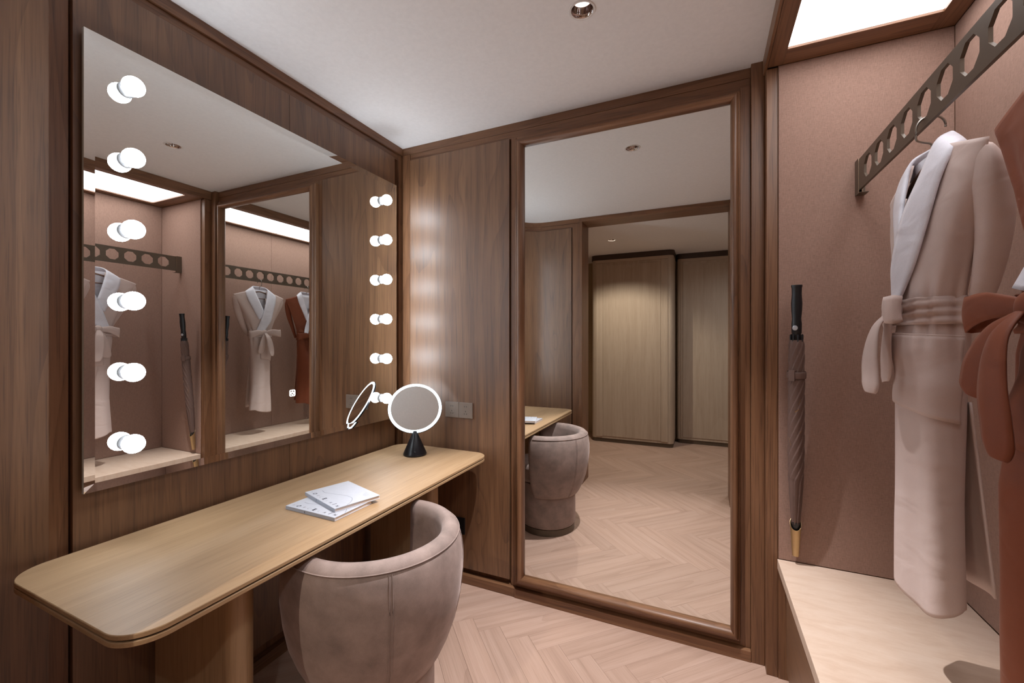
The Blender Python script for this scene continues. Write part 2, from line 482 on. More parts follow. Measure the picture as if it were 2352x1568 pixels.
# curved corner to the rear wall
CR = 0.30
def path(off, n=18, end=0.655):
    pts = [(off, -1.594), (off, -1.70)]
    for k in range(1, n + 1):
        a = R(90 * k / n); r = CR - off
        pts.append((CR - r * math.cos(a), -1.70 - r * math.sin(a)))
    pts.append((end, -1.70 - (CR - off)))
    return pts
def sweepwall(off, th, z0, z1, end, start=0):
    A, B = path(off, end=end)[start:], path(off - th, end=end)[start:]
    mb = MB()
    mb.grid([[(x, y, z0) for x, y in A], [(x, y, z1) for x, y in A], [(x, y, z1) for x, y in B], [(x, y, z0) for x, y in B]], cv=True)
    n = len(A); m = 4
    mb.f += [(0, n, 2 * n, 3 * n), (n - 1, 2 * n - 1, 3 * n - 1, 4 * n - 1)]
    return mb
RW = struct('wall_rear', sweepwall(0.0, 0.10, -0.06, H + 0.03, 0.640), walnut_dk['z'], angle=30)
put('panel', sweepwall(0.028, 0.026, 0.10, 2.508, 0.560), walnut['z'], RW, angle=30)
put('frieze', sweepwall(0.018, 0.017, 2.513, 2.549, 0.640), walnut_dk['x'], RW, angle=30)
put('stile', MB().box(0.568, 0.640, -1.999, -1.978, 0.05, 2.549), walnut_dk['z'], RW, bevel=0.001)
struct('trim_2', sweepwall(0.030, 0.030, 2.5495, H - 0.0005, 0.640), walnut_dk['x'], angle=30)
struct('baseboard_rear', sweepwall(0.034, 0.034, 0.0, 0.05, 0.640), walnut_dk['x'], angle=30)

# doorway to the dressing room, where the camera stands
struct('door_1', MB().box(0.641, 0.668, -2.215, -1.965, 0.0, 2.556), walnut_dk['z'], bevel=0.0015)
DJ = struct('door_2', MB().box(1.945, 1.972, -2.215, -1.925, 0.0, 2.556), walnut_dk['z'], bevel=0.0015)
struct('trim_3', MB().box(0.641, 1.972, -2.215, -1.965, 2.557, H - 0.0006), walnut_dk['x'], bevel=0.0015)
struct('wall_rear_right', MB().box(1.9725, 2.75, -2.2, -1.93, -0.06, H + 0.03), walnut_dk['z'])

# ------------------------------------------------------------------ back wall (floor mirror side)
BW = struct('wall_back', MB().box(0.0, 2.75, -0.012, 0.1, -0.06, H + 0.03), walnut_dk['z'])
put('panel', MB().box(0.094, 0.768, -0.040, -0.012, 0.080, 2.506), walnut['z'], BW, bevel=0.0015)
put('stile', MB().box(0.033, 0.088, -0.034, -0.012, 0.05, 2.546), walnut_dk['z'], BW, bevel=0.001)
put('stile', MB().box(0.776, 0.8085, -0.034, -0.012, 0.05, 2.506), walnut_dk['z'], BW, bevel=0.001)
put('frieze', MB().box(0.033, 1.928, -0.027, -0.012, 2.508, 2.5485), walnut_dk['x'], BW, bevel=0.001)
put('stile', MB().box(1.8885, 1.928, -0.040, -0.012, 0.050, 2.508), walnut_dk['z'], BW, bevel=0.001)
put('rail', MB().box(0.81, 1.8885, -0.034, -0.012, 0.050, 0.078), walnut_dk['x'], BW)
put('rail', MB().box(0.81, 1.8885, -0.034, -0.012, 2.486, 2.508), walnut_dk['x'], BW)
struct('baseboard_back', MB().box(0.037, 0.8045, -0.055, -0.012, 0.0, 0.049), walnut_dk['x'], bevel=0.003)
struct('trim_4', MB().box(0.805, 1.9285, -0.060, -0.012, 0.0, 0.048), walnut_dk['x'], bevel=0.002)
struct('trim_5', MB().box(0.030, 1.9285, -0.029, -0.012, 2.549, H), walnut_dk['x'], bevel=0.0015)
struct('trim_6', MB().box(1.929, 1.9795, -0.057, -0.012, 0.0, H), walnut_dk['z'], bevel=0.002)
struct('trim_7', MB().box(1.980, 2.0215, -0.106, -0.0125, 0.0, 2.5245), walnut_dk['z'], bevel=0.002)

# ------------------------------------------------------------------ alcove (right)
AX0, AX1, AY0, AY1, AZ = 2.022, 2.563, -1.90, -0.113, 2.525
AW = struct('wall_alcove', MB().box(AX0, 2.62, -0.109, -0.0125, 0.0, 2.56), walnut_dk['z'])
put('fabric_panel', MB().box(AX0 + 0.001, AX1 - 0.001, AY1, -0.109, 0.496, AZ - 0.001), linen_m, AW, bevel=0.001)
WR = struct('wall_right', MB().box(AX1 + 0.004, 2.75, -1.93, -0.11, -0.06, 2.62), walnut_dk['z'])
for a, b in ((-0.983, -0.1135), (-1.895, -0.985)):
    put('fabric_panel', MB().box(AX1, AX1 + 0.004, a, b, 0.496, AZ - 0.001), linen_m, WR, bevel=0.001)
struct('trim_8', MB().box(1.98, 2.562, -1.929, -1.896, 0.0, 2.56), walnut_dk['z'])
SO = struct('trim_9', MB().box(1.9845, 2.0385, -1.895, -0.1135, AZ, 2.56), walnut_dk['y'], bevel=0.001)   # soffit round the light
put('soffit_board', MB().box(2.0386, 2.4945, -0.2135, -0.1135, AZ, 2.56), walnut_dk['x'], SO, bevel=0.001)
put('soffit_board', MB().box(2.4946, 2.5625, -1.895, -0.1135, AZ, 2.56), walnut_dk['y'], SO, bevel=0.001)
put('soffit_board', MB().box(2.0386, 2.4945, -1.895, -1.80, AZ, 2.56), walnut_dk['x'], SO, bevel=0.001)
put('fascia', MB().box(1.9905, 2.02, -1.925, -0.058, 2.5605, H + 0.029), walnut_dk['y'], SO, bevel=0.001)
put('fascia', MB().box(1.9725, 1.984, -1.925, -0.0585, AZ + 0.001, H - 0.0005), walnut_dk['y'], SO, bevel=0.002)

lp = thing('alcove_light_panel', 'long white glowing ceiling light panel framed in walnut above the robes', 'light panel', (2.266, -1.0, 2.545))
put('diffuser', MB().box(2.0392, 2.4938, -0.9875, -0.2142, 2.534, 2.54), panel_m, lp)
put('diffuser', MB().box(2.0392, 2.4938, -1.798, -0.9935, 2.534, 2.54), panel_m, lp)
put('divider', MB().box(2.0392, 2.4938, -0.9933, -0.9877, 2.5325, 2.5405), plain('divider_grey', (120, 116, 114), 0.6), lp)
put('housing', MB().box(2.0388, 2.4942, -1.7995, -0.2137, 2.541, 2.56), whiteplastic, lp)

be = thing('alcove_bench', 'low bench with cream marble top and walnut front below the hanging robes', 'bench', (2.29, -1.0, 0))
put('marble_top', MB().box(2.018, 2.562, -1.895, -0.1135, 0.455, 0.4945), marble, be, bevel=0.002)
put('front_panel', MB().box(2.050, 2.070, -1.895, -0.1135, 0.035, 0.4545), walnut['y'], be, bevel=0.001)
put('plinth', MB().box(2.066, 2.56, -1.895, -0.1135, 0.0, 0.0345), walnut_dk['y'], be)

# ------------------------------------------------------------------ downlights
def downlight(x, y, z, label):
    t = thing('downlight', label, 'ceiling light', (x, y, z))
    put('trim_ring', MB().lathe([(0.0405, 0.004), (0.0405, -0.0025), (0.047, -0.0025), (0.049, -0.0004), (0.049, 0.0)], (x, y, z), 48, False, False), whiteplastic, t, smooth=False, angle=35)
    put('reflector', MB().lathe([(0.0395, 0.0), (0.037, 0.014), (0.031, 0.030), (0.022, 0.046)], (x, y, z), 48, False, False), chrome, t, smooth=True, solid=0.0008)
    put('lens', MB().lathe([(0.0215, 0.0465), (0.0215, 0.049)], (x, y, z), 32), lens_m, t)
downlight(DL[0], DL[1], H, 'round chrome downlight in the white ceiling over the vanity room floor')
downlight(FL[0], FL[1], FH, 'small round downlight in the dressing room ceiling seen through the doorway')

# ------------------------------------------------------------------ dressing room beyond the doorway
struct('wall_far', MB().box(-0.7, 2.75, -4.45, -4.36, -0.06, FH + 0.03), plain('far_wall_paint', (176, 156, 126), 0.8))
struct('wall_far_left', MB().box(-0.75, -0.65, -4.45, -1.80, -0.06, FH + 0.03), plain('far_left_paint', (176, 156, 130), 0.8))
struct('wall_far_right', MB().box(2.70, 2.78, -4.45, -2.2, -0.06, FH + 0.03), plain('far_right_paint', (150, 134, 118), 0.8))
struct('wall_far_near', MB().box(-0.7, 0.640, -2.2, -2.101, -0.06, FH + 0.03), walnut_dk['z'])
def wardrobe(x0, x1, yf, yb, r, stiles, label, loc):
    t = thing('wardrobe', label, 'wardrobe', loc)
    def plan(d, yb_=yb):
        pts = [(x0 + d, yb_)]
        rr = r - d
        for cx, a0 in ((x0 + r, 180), (x1 - r, 270)):
            for k in range(9):
                a = R(a0 + 90 * k / 8); pts.append((cx + rr * math.cos(a), yf + r + rr * math.sin(a)) if False else (cx + rr * math.cos(a), (yf - r) - rr * math.sin(a)) )
        pts.append((x1 - d, yb_))
        return pts
    put('carcass', MB().prism(plan(0.004), 0.052, 2.52), cab_z, t, angle=40)
    put('plinth', MB().prism(plan(0.012), 0.0, 0.0515), bronze, t, angle=40)
    put('cornice', MB().prism(plan(-0.006), 2.521, FH - 0.0006), plain('wardrobe_cornice', (66, 48, 38), 0.5), t, angle=40)
    s0, s1 = stiles[0], stiles[1]
    put('stile', MB().box(x0 + r + 0.002, s0 - 0.003, yf - 0.006, yf + 0.004, 0.075, 2.47), cab_z, t, bevel=0.001)
    put('door', MB().box(s0, s1, yf - 0.006, yf + 0.002, 0.085, 2.44), cab_z, t, bevel=0.0015)
    put('rail', MB().box(x0 + r, x1 - r, yf - 0.006, yf + 0.004, 2.475, 2.518), cab_x, t, bevel=0.001)
    put('stile', MB().box(s1 + 0.003, x1 - r - 0.002, yf - 0.006, yf + 0.004, 0.075, 2.47), cab_z, t, bevel=0.001)
    return t
wardrobe(0.31, 1.395, -3.80, -4.355, 0.07, (0.475, 1.235), 'pale ash wardrobe with rounded corners and dark plinth seen through the doorway', (0.85, -4.0, 0))
wardrobe(1.412, 2.60, -4.16, -4.355, 0.05, (1.49, 2.45), 'greyer set-back wardrobe in shade beside the pale ash wardrobe', (2.0, -4.25, 0))

# ------------------------------------------------------------------ vanity mirror with bulbs
MX = 0.057
vm = thing('vanity_mirror', 'large square frameless make-up mirror with two columns of white globe bulbs', 'mirror', (0.04, -0.83, 1.63))
my0, my1, mz0, mz1 = -1.530, -0.123, 0.9345, 2.3285
put('backing', MB().box(0.0322, 0.046, my0 + 0.03, my1 - 0.03, mz0 + 0.03, mz1 - 0.03), dark, vm)
bv, bd = 0.026, -0.0013
m_ = MB()
I = [(MX, my0 + bv, mz0 + bv), (MX, my1 - bv, mz0 + bv), (MX, my1 - bv, mz1 - bv), (MX, my0 + bv, mz1 - bv)]
O = [(MX - bd, my0, mz0), (MX - bd, my1, mz0), (MX - bd, my1, mz1), (MX - bd, my0, mz1)]
m_.add(I, [(0, 1, 2, 3)])
put('glass', m_, mirror, vm, fix=False)
put('bevel', MB().grid([I, O], cu=True, flip=True), mirror, vm, fix=False)
Bk = [(0.0465, y, z) for _, y, z in O]
put('glass_edge', MB().grid([O, Bk], cu=True).add(Bk, [(3, 2, 1, 0)]), edge_glass, vm)
def bulb(y, z):
    b = MB()
    n, mrow = 14, 24
    rows = []
    c = (MX + 0.041, y, z)
    for i in range(1, n):
        a = math.pi * i / n
        rows.append([(c[0] - 0.0295 * math.cos(a), y + 0.0295 * math.sin(a) * math.cos(2 * math.pi * k / mrow), z + 0.0295 * math.sin(a) * math.sin(2 * math.pi * k / mrow)) for k in range(mrow)])
    b.grid(rows, cu=True)
    o = len(b.v); b.v += [(c[0] - 0.0295, y, z), (c[0] + 0.0295, y, z)]
    for k in range(mrow):
        b.f.append((o, (k + 1) % mrow, k)); q0 = (n - 2) * mrow; b.f.append((o + 1, q0 + k, q0 + (k + 1) % mrow))
    ob = put('bulb', b, bulb_m, vm, smooth=True)
    s = MB().lathe([(0.024, 0.0), (0.024, 0.006), (0.019, 0.013), (0.0165, 0.018)], n=24)
    s.xf(Matrix.Translation((MX + 0.0002, y, z)) @ Matrix.Rotation(R(90), 4, 'Y'))
    so = put('socket', s, plain('bulb_socket', (176, 176, 178), 0.3, 0.6) if 'bulb_socket' not in bpy.data.materials else bpy.data.materials['bulb_socket'], None, angle=40)
    so.parent = ob; so.location = (0, 0, 0)
for yb in (-1.427, -0.255):
    for k in range(6): bulb(yb, 1.0665 + 0.2258 * k)
ic = MB()
def rr_ring(y0, y1, z0, z1, r, t):
    A = rrect(y0, y1, z0, z1, r, 5); B = rrect(y0 + t, y1 - t, z0 + t, z1 - t, r - t, 5)
    return [[(MX + 0.0009, y, z) for y, z in A], [(MX + 0.0009, y, z) for y, z in B]]
ic.grid(rr_ring(-0.8425, -0.8145, 1.144, 1.173, 0.005, 0.0035), cu=True)
arc = [R(125 + k * 290 / 24) for k in range(25)]
ic.grid([[(MX + 0.0009, -0.8285 + r * math.cos(a), 1.158 + r * math.sin(a)) for a in arc] for r in (0.0052, 0.0077)])
ic.add([(MX + 0.0009, -0.8297, 1.1585), (MX + 0.0009, -0.8273, 1.1585), (MX + 0.0009, -0.8273, 1.1675), (MX + 0.0009, -0.8297, 1.1675)], [(0, 1, 2, 3)])
put('power_button', ic, icon_m, vm)

# ------------------------------------------------------------------ framed floor mirror
fm = thing('floor_mirror', 'tall full-length mirror in a rounded walnut frame on the back wall', 'mirror', (1.355, -0.05, 0.05))
gx0, gx1, gz0, gz1, GY = 0.860, 1.850, 0.126, 2.443, -0.049
put('glass', MB().box(gx0 - 0.006, gx1 + 0.006, GY, GY + 0.005, gz0 - 0.006, gz1 + 0.006), mirror, fm)
prof = [(-0.001, 0.001), (0.0, 0.010), (0.003, 0.020), (0.009, 0.028), (0.017, 0.031), (0.025, 0.029), (0.031, 0.022), (0.033, 0.014), (0.0345, 0.016), (0.039, 0.014), (0.043, 0.004), (0.043, -0.034)]
def member(corner0, corner1, name, mat):
    # corners: (x, z, dx, dz) mitre direction outwards
    rows = []
    for d, p in prof:
        rows.append([(cx + dx * d, GY - p, cz + dz * d) for cx, cz, dx, dz in (corner0, corner1)])
    rows.append([(cx - dx * 0.001, GY + 0.006, cz - dz * 0.001) for cx, cz, dx, dz in (corner0, corner1)])
    mb = MB().grid(rows, cv=True)
    n = len(rows)
    mb.f += [tuple(2 * i for i in range(n)), tuple(2 * i + 1 for i in range(n - 1, -1, -1))]
    return put(name, mb, mat, fm, angle=50)
LB, RB, RT, LT = (gx0, gz0, -1.18, -1.1), (gx1, gz0, 0.88, -1.1), (gx1, gz1, 0.88, 0.98), (gx0, gz1, -1.18, 0.98)
member(LB, LT, 'frame_stile', walnut_dk['z']); member(RB, RT, 'frame_stile', walnut_dk['z'])
member(LT, RT, 'frame_rail', walnut_dk['x']); member(LB, RB, 'frame_rail', walnut_dk['x'])
# ------------------------------------------------------------------ desk
DZ = 0.7712
dk = thing('vanity_desk', 'long pale oak floating vanity desk with rounded corners and a grooved edge', 'desk', (0.36, -0.89, 0))
dx0, dx1, dy0, dy1 = 0.055, 0.667, -1.690, -0.078
put('tabletop', MB().prism(rrect(dx0, dx1, dy0, dy1, 0.085, 12), DZ - 0.0115, DZ), oak_y, dk, bevel=0.002, angle=40)
put('groove_core', MB().prism(rrect(dx0 + 0.006, dx1 - 0.006, dy0 + 0.006, dy1 - 0.006, 0.08, 12), DZ - 0.0155, DZ - 0.0117), dark, dk)
put('lower_board', MB().prism(rrect(dx0, dx1, dy0, dy1, 0.085, 12), DZ - 0.0275, DZ - 0.0157), oak_y, dk, bevel=0.002, angle=40)
for y0, y1 in ((-1.37, -1.29), (-0.385, -0.305)):
    r = (y1 - y0) / 2
    pl = [(0.10, y0), (0.50 - r, y0)] + [(0.50 - r + r * math.sin(R(a)), (y0 + y1) / 2 - r * math.cos(R(a))) for a in range(15, 180, 15)] + [(0.50 - r, y1), (0.10, y1)]
    put('pedestal', MB().prism(pl, 0.0, DZ - 0.028), oak_z, dk, angle=40)

# ------------------------------------------------------------------ tub chair
CX, CY = 0.670, -0.970
ch = thing('tub_chair', 'round mauve velvet tub chair pushed under the oak vanity desk', 'chair', (CX, CY, 0))
sp = [(0.222, 0.276), (0.238, 0.30), (0.262, 0.35), (0.284, 0.41), (0.300, 0.49), (0.309, 0.57), (0.309, 0.63), (0.303, 0.68), (0.293, 0.709), (0.280, 0.724), (0.263, 0.730), (0.247, 0.727), (0.235, 0.714), (0.229, 0.685), (0.226, 0.62), (0.224, 0.53), (0.222, 0.45), (0.214, 0.38), (0.204, 0.31), (0.204, 0.285)]
mr = sum(p[0] for p in sp) / len(sp); mz = sum(p[1] for p in sp) / len(sp)
rows = []
A0, A1 = -118.0, 93.0
def ring(a, k):
    # cross-section at azimuth a shrunk towards its own spine by k
    out = []
    for r, z in sp:
        zz = z
        cr = interp([0.28, 0.40, 0.50, 0.62, 0.74], [0.209, 0.248, 0.262, 0.267, 0.262], z)
        zc = max(0.34, min(0.69, z))
        out.append((CX + (cr + (r - cr) * k) * math.cos(a), CY + (cr + (r - cr) * k) * math.sin(a), zc + (z - zc) * (0.35 + 0.65 * k)))
    return out
N = 72
angs = []
for k in range(7):
    t = k / 6 * 90
    angs.append((A0 - 7 * math.sin(R(90 - t)) + 0, max(0.02, math.sin(R(t)))))
for k in range(1, N): angs.append((A0 + (A1 - A0) * k / N, 1.0))
for k in range(7):
    t = 90 - k / 6 * 90
    angs.append((A1 + 7 * math.sin(R(90 - t)), max(0.02, math.sin(R(t)))))
rows = [ring(R(a), k) for a, k in angs]
mb = MB().grid(rows, cu=True)
n = len(sp)
mb.f += [tuple(range(n - 1, -1, -1)), tuple((len(rows) - 1) * n + i for i in range(n))]
shell = put('shell', mb, velvet, ch, smooth=True)
seam = MB()
def rim(dr, dz): return [(CX + (0.2955 + dr) * math.cos(R(a)), CY + (0.2955 + dr) * math.sin(R(a)), 0.7075 + dz) for a in range(-118, 94, 2)]
seam.tube(rim(0, 0), 0.0022, 6)
for az in (-40, 30):
    for da in (-0.9, 0.9):
        pts = [(CX + (r + 0.0004) * math.cos(R(az + da)), CY + (r + 0.0004) * math.sin(R(az + da)), z) for r, z in sp[0:9]]
        seam.tube([tuple(p) for p in crom(pts, 4)], 0.0013, 5)
sm = put('seam', seam, velvet, shell, smooth=True); sm.location = (0, 0, 0)
sc_ = [(CX + 0.02 - 0.02 + 0.222 * math.cos(R(a)) * (1.22 if 90 < a < 270 else 1.0), CY + 0.212 * math.sin(R(a))) for a in range(0, 360, 8)]
put('seat_cushion', MB().prism(sc_, 0.365, 0.495), velvet, ch, bevel=0.03, seg=4, angle=60)
put('base', MB().lathe([(0.188, 0.046), (0.199, 0.05), (0.205, 0.06), (0.2055, 0.30), (0.203, 0.36)], (CX, CY, 0), 64), velvet, ch, angle=40)
put('plinth', MB().lathe([(0.198, 0.0), (0.198, 0.0455)], (CX, CY, 0), 64), bronze, ch, angle=40)

# ------------------------------------------------------------------ lighted table mirror
tm = thing('table_mirror', 'round lighted make-up mirror on a black cone stand on the desk', 'mirror', (0.262, -0.213, DZ))
tc_ = Vector(TM_C); az, el = R(TM_AZ), R(TM_EL); tr = TM_R
nrm = Vector((math.cos(el) * math.cos(az), math.cos(el) * math.sin(az), math.sin(el)))
Mt = Matrix.Translation(tc_) @ nrm.to_track_quat('Z', 'Y').to_matrix().to_4x4()
bot = tc_ + tr * Vector((math.sin(el) * math.cos(az), math.sin(el) * math.sin(az), -math.cos(el)))
bx, by = TM_B
topz = bot.z + 0.012
put('stand', MB().lathe([(0.0610, 0.0), (0.0632, 0.003), (0.0630, 0.009), (0.012, topz - DZ - 0.006), (0.008, topz - DZ)], (bx, by, DZ), 56), blackm, tm, angle=45)
put('button', MB().lathe([(0.0042, 0.0), (0.0042, 0.004), (0.003, 0.005)], n=20).xf(Matrix.Translation((bx + 0.0545 * math.cos(R(-52)), by + 0.0545 * math.sin(R(-52)), DZ + 0.026)) @ Matrix.Rotation(R(-52), 4, 'Z') @ Matrix.Rotation(R(65), 4, 'Y')), black, tm)
ind = MB()
for k in (-1, 0, 1):
    a = R(-52 + k * 7)
    ind.add([(bx + 0.0576 * math.cos(a), by + 0.0576 * math.sin(a), DZ + 0.008 + q) for q in (0,)], [])
    ind.lathe([(0.0008, 0), (0.0008, 0.0012)], n=8) if False else None
put('backplate', MB().lathe([(tr - 0.004, -0.010), (tr, -0.007), (tr, -0.001), (tr - 0.001, 0.0)], n=72).xf(Mt), blackm, tm, angle=40)
put('ring_light', MB().lathe([(tr - 0.0015, 0.0003), (tr - 0.002, 0.003), (tr - 0.0155, 0.003), (tr - 0.016, 0.0003)], n=96, cap0=False, cap1=False).xf(Mt), ring_m, tm, angle=40)
put('glass', MB().lathe([(tr - 0.0162, 0.0004), (tr - 0.0162, 0.0022)], n=72).xf(Mt), mirror, tm)
put('clip', MB().box(-0.0085, 0.0085, -0.006, 0.008, -0.006, 0.0046).xf(Matrix.Translation(bot) @ Matrix.Rotation(az + R(90), 4, 'Z') @ Matrix.Rotation(R(90) - el, 4, 'X') ), blackm, tm, bevel=0.001)

# ------------------------------------------------------------------ books
def letter_mesh(ch_, size, ox_, oy_, z, offset=0.0, shear=0.0):
    cu = bpy.data.curves.new('t', 'FONT'); cu.body = ch_; cu.size = size; cu.offset = offset; cu.shear = shear; cu.align_x = 'CENTER'; cu.resolution_u = 4
    ob = bpy.data.objects.new('t', cu)
    me = bpy.data.meshes.new_from_object(ob)
    vs = [(v.co.x + ox_, v.co.y + oy_, z) for v in me.vertices]; fs = [tuple(p.vertices) for p in me.polygons]
    bpy.data.objects.remove(ob); bpy.data.curves.remove(cu); bpy.data.meshes.remove(me)
    return vs, fs
def book(corner, ang, z0, label, t=0.013, L=0.250, W=0.178):
    M = Matrix.Translation((corner[0], corner[1], z0)) @ Matrix.Rotation(ang, 4, 'Z')
    bk = thing('book', label, 'book', (corner[0], corner[1], z0), 'books stacked on the oak desk')
    c = MB().box(0, L, 0, W, 0, 0.0016).box(0, L, 0, W, t - 0.0016, t).box(0, L, 0, 0.0018, 0.0016, t - 0.0016)
    put('cover', c.xf(M), cover_m, bk, bevel=0.0004)
    put('pages', MB().box(0.002, L - 0.0025, 0.0018, W - 0.003, 0.0017, t - 0.0017).xf(M), paper, bk)
    put('spine', MB().box(0.0004, L - 0.0004, -0.0004, 0.0, 0.0004, t - 0.0006).xf(M), spine_m, bk)
    tx = MB()
    word = 'PORCELAIN'
    zt = t + 0.00025
    pos = (0.020, 0.045, 0.075, 0.100, 0.127, 0.153, 0.181, 0.205, 0.232)
    sty = ((0.013, -0.0003, 0.0), (0.019, 0.0005, 0.35), (0.016, -0.0003, 0.3), (0.018, -0.0005, 0.2), (0.021, 0.0012, 0.0), (0.015, -0.0004, 0.0), (0.015, 0.0002, 0.3), (0.022, 0.0006, 0.2), (0.016, 0.0003, 0.0))
    for chx, px, (sz, of, sh) in zip(word, pos, sty):
        tx.add(*letter_mesh(chx, sz, px, 0.012, zt, of, sh))
    put('title_lettering', tx.xf(M), ink, bk, fix=False)
    gr = MB()
    cv = [tuple(p) for p in crom([(0.035, 0.052, 0), (0.065, 0.050, 0), (0.105, 0.066, 0), (0.150, 0.086, 0), (0.195, 0.092, 0), (0.228, 0.072, 0), (0.249, 0.045, 0)], 8)]
    for a, b in ((cv, 0.0011),):
        A_, B_ = [], []
        for i, p in enumerate(a):
            q0, q1 = a[max(i - 1, 0)], a[min(i + 1, len(a) - 1)]
            d = Vector((q1[0] - q0[0], q1[1] - q0[1])).normalized()
            A_.append((p[0] - d.y * b, p[1] + d.x * b, zt)); B_.append((p[0] + d.y * b, p[1] - d.x * b, zt))
        gr.grid([B_, A_])
    put('cover_drawing', gr.xf(M), ink_lt, bk, fix=False)
    dsh = MB()
    rr = random.Random(5)
    for row_, (n_, y_, x_) in enumerate(((13, 0.158, 0.176), (10, 0.150, 0.184), (8, 0.1435, 0.190), (6, 0.137, 0.196))):
        for q_ in range(n_):
            xa = x_ + q_ * 0.0042; hh = 0.0010 if row_ else 0.0006
            dsh.add([(xa, y_ - hh, zt), (xa + 0.0030 * rr.uniform(0.6, 1), y_ - hh, zt), (xa + 0.0030, y_ + hh * rr.uniform(0.3, 1.3), zt), (xa + 0.0004, y_ + hh, zt)], [(0, 1, 2, 3)])
    dt = put('cover_text', dsh.xf(M), ink_lt, bk, fix=False); dt['kind'] = 'stuff'
    mo = MB()
    def face(u, v): return (u, -0.0006, v)
    out = [face(0.098 + 0.0042 * math.cos(R(a)), t / 2 + 0.0046 * math.sin(R(a))) for a in range(-90, 91, 15)]
    inn = [face(0.098 + 0.0016 * math.cos(R(a)), t / 2 + 0.0046 * math.sin(R(a))) for a in range(-90, 91, 15)]
    mo.grid([out, inn])
    put('spine_emblem', mo.xf(M), ink, bk, fix=False)
    return bk
book((0.336, -1.075), R(-1.0), DZ + 0.0003, 'lower white paperback of the two on the desk, partly covered, black lettering')
book((0.313, -0.973), R(-17.3), DZ + 0.0137, 'upper white paperback of the two on the desk, turned askew, thin grey curve')

# ------------------------------------------------------------------ power outlets
def outlet(x0, x1, z0, z1, n, mat, label, yb):
    t = thing('power_outlet', label, 'outlet', ((x0 + x1) / 2, yb, (z0 + z1) / 2))
    wd = (x1 - x0) / n
    for k in range(n):
        a, b = x0 + k * wd + 0.0004, x0 + (k + 1) * wd - 0.0004
        fp = put('faceplate', MB().box(a, b, yb - 0.0095, yb - 0.0002, z0, z1), mat, t, bevel=0.0015)
        cx, cz = (a + b) / 2, (z0 + z1) / 2
        s = wd / 0.0915; y_ = yb - 0.0098
        def slot(px, pz, ww, hh, rot):
            c_, s_ = math.cos(R(rot)), math.sin(R(rot))
            so = put('slot', MB().add([(cx + s * (px + c_ * u - s_ * v), y_, cz + s * (pz + s_ * u + c_ * v)) for u, v in ((-ww, -hh), (ww, -hh), (ww, hh), (-ww, hh))], [(0, 1, 2, 3)]), black, fp, fix=False)
            so.location = (0, 0, 0)
        slot(-0.0065, 0.022, 0.0014, 0.0038, 0); slot(0.0065, 0.022, 0.0014, 0.0038, 0)
        slot(0, -0.006, 0.0015, 0.0040, 0); slot(-0.0072, -0.020, 0.0014, 0.0038, 28); slot(0.0072, -0.020, 0.0014, 0.0038, -28)
outlet(0.357, 0.540, 0.948, 1.0375, 2, plate_m, 'taupe twin power outlet on the walnut wall beside the round table mirror', -0.0402)
outlet(0.396, 0.488, 0.276, 0.3705, 1, black, 'black power outlet low on the walnut wall behind the tub chair', -0.0402)

# ------------------------------------------------------------------ clothes rail
RX = 2.2776
cr_ = thing('clothes_rail', 'flat bronze hanging rail pierced with octagons high in the fabric alcove', 'rail', (RX, -0.9, 1.95))
zt, zb, HZ, HR = 2.081, 1.964, 2.0255, 0.041
TH = 0.008
ys = [-0.2405 - 0.1057 * k for k in range(16)]
oct_ = [(HR * math.cos(R(22.5 + 45 * k)), HR * math.sin(R(22.5 + 45 * k))) for k in range(8)]
bar = MB()
pitch = 0.1057
for yc in ys:
    ya, yb_ = yc + pitch / 2, yc - pitch / 2
    # surround of one octagon: rectangle outline sampled to 8 points in step with the octagon
    hh0, hh1 = zt - HZ, HZ - zb
    rec = []
    for (py, pz) in oct_:
        sy = pitch / 2 / abs(py) if abs(py) > 0.02 else 1e9
        sz = (hh0 if pz > 0 else hh1) / abs(pz)
        rec.append((py / abs(py) * pitch / 2, pz / abs(pz) * (hh0 if pz > 0 else hh1)) if abs(py) > 0.02 else (py, pz / abs(pz) * (hh0 if pz > 0 else hh1)))
    loops = []
    for k in range(8):
        py, pz = oct_[k]
        if abs(py) > abs(pz): rec[k] = (math.copysign(pitch / 2, py), pz)
        else: rec[k] = (py, math.copysign(hh0 if pz > 0 else hh1, pz))
    f0 = [(RX, yc + a, HZ + b) for a, b in rec]; f1 = [(RX, yc + a, HZ + b) for a, b in oct_]
    b1 = [(RX + TH, yc + a, HZ + b) for a, b in oct_]; b0 = [(RX + TH, yc + a, HZ + b) for a, b in rec]
    bar.grid([f0, f1, b1, b0], cu=True)
    # the four corners
    for sy_ in (1, -1):
        for up in (1, -1):
            c1 = [p for p in rec if p[0] == sy_ * pitch / 2 and (p[1] > 0) == (up > 0)][0]
            c2 = [p for p in rec if abs(p[0]) < pitch / 2 and (p[0] > 0) == (sy_ > 0) and (p[1] > 0) == (up > 0)][0]
            cc = (sy_ * pitch / 2, (hh0 if up > 0 else -hh1))
            for xx in (RX, RX + TH):
                bar.add([(xx, yc + p[0], HZ + p[1]) for p in (c1, cc, c2)], [(0, 1, 2)])
    for z_ in (zt, zb):
        bar.add([(RX, ya, z_), (RX + TH, ya, z_), (RX + TH, yb_, z_), (RX, yb_, z_)], [(0, 1, 2, 3)])
yA = ys[0] + pitch / 2
bar.box(RX, RX + TH, yA, -0.150, zb, zt)
put('bar', bar, bronze, cr_, bevel=0.0)
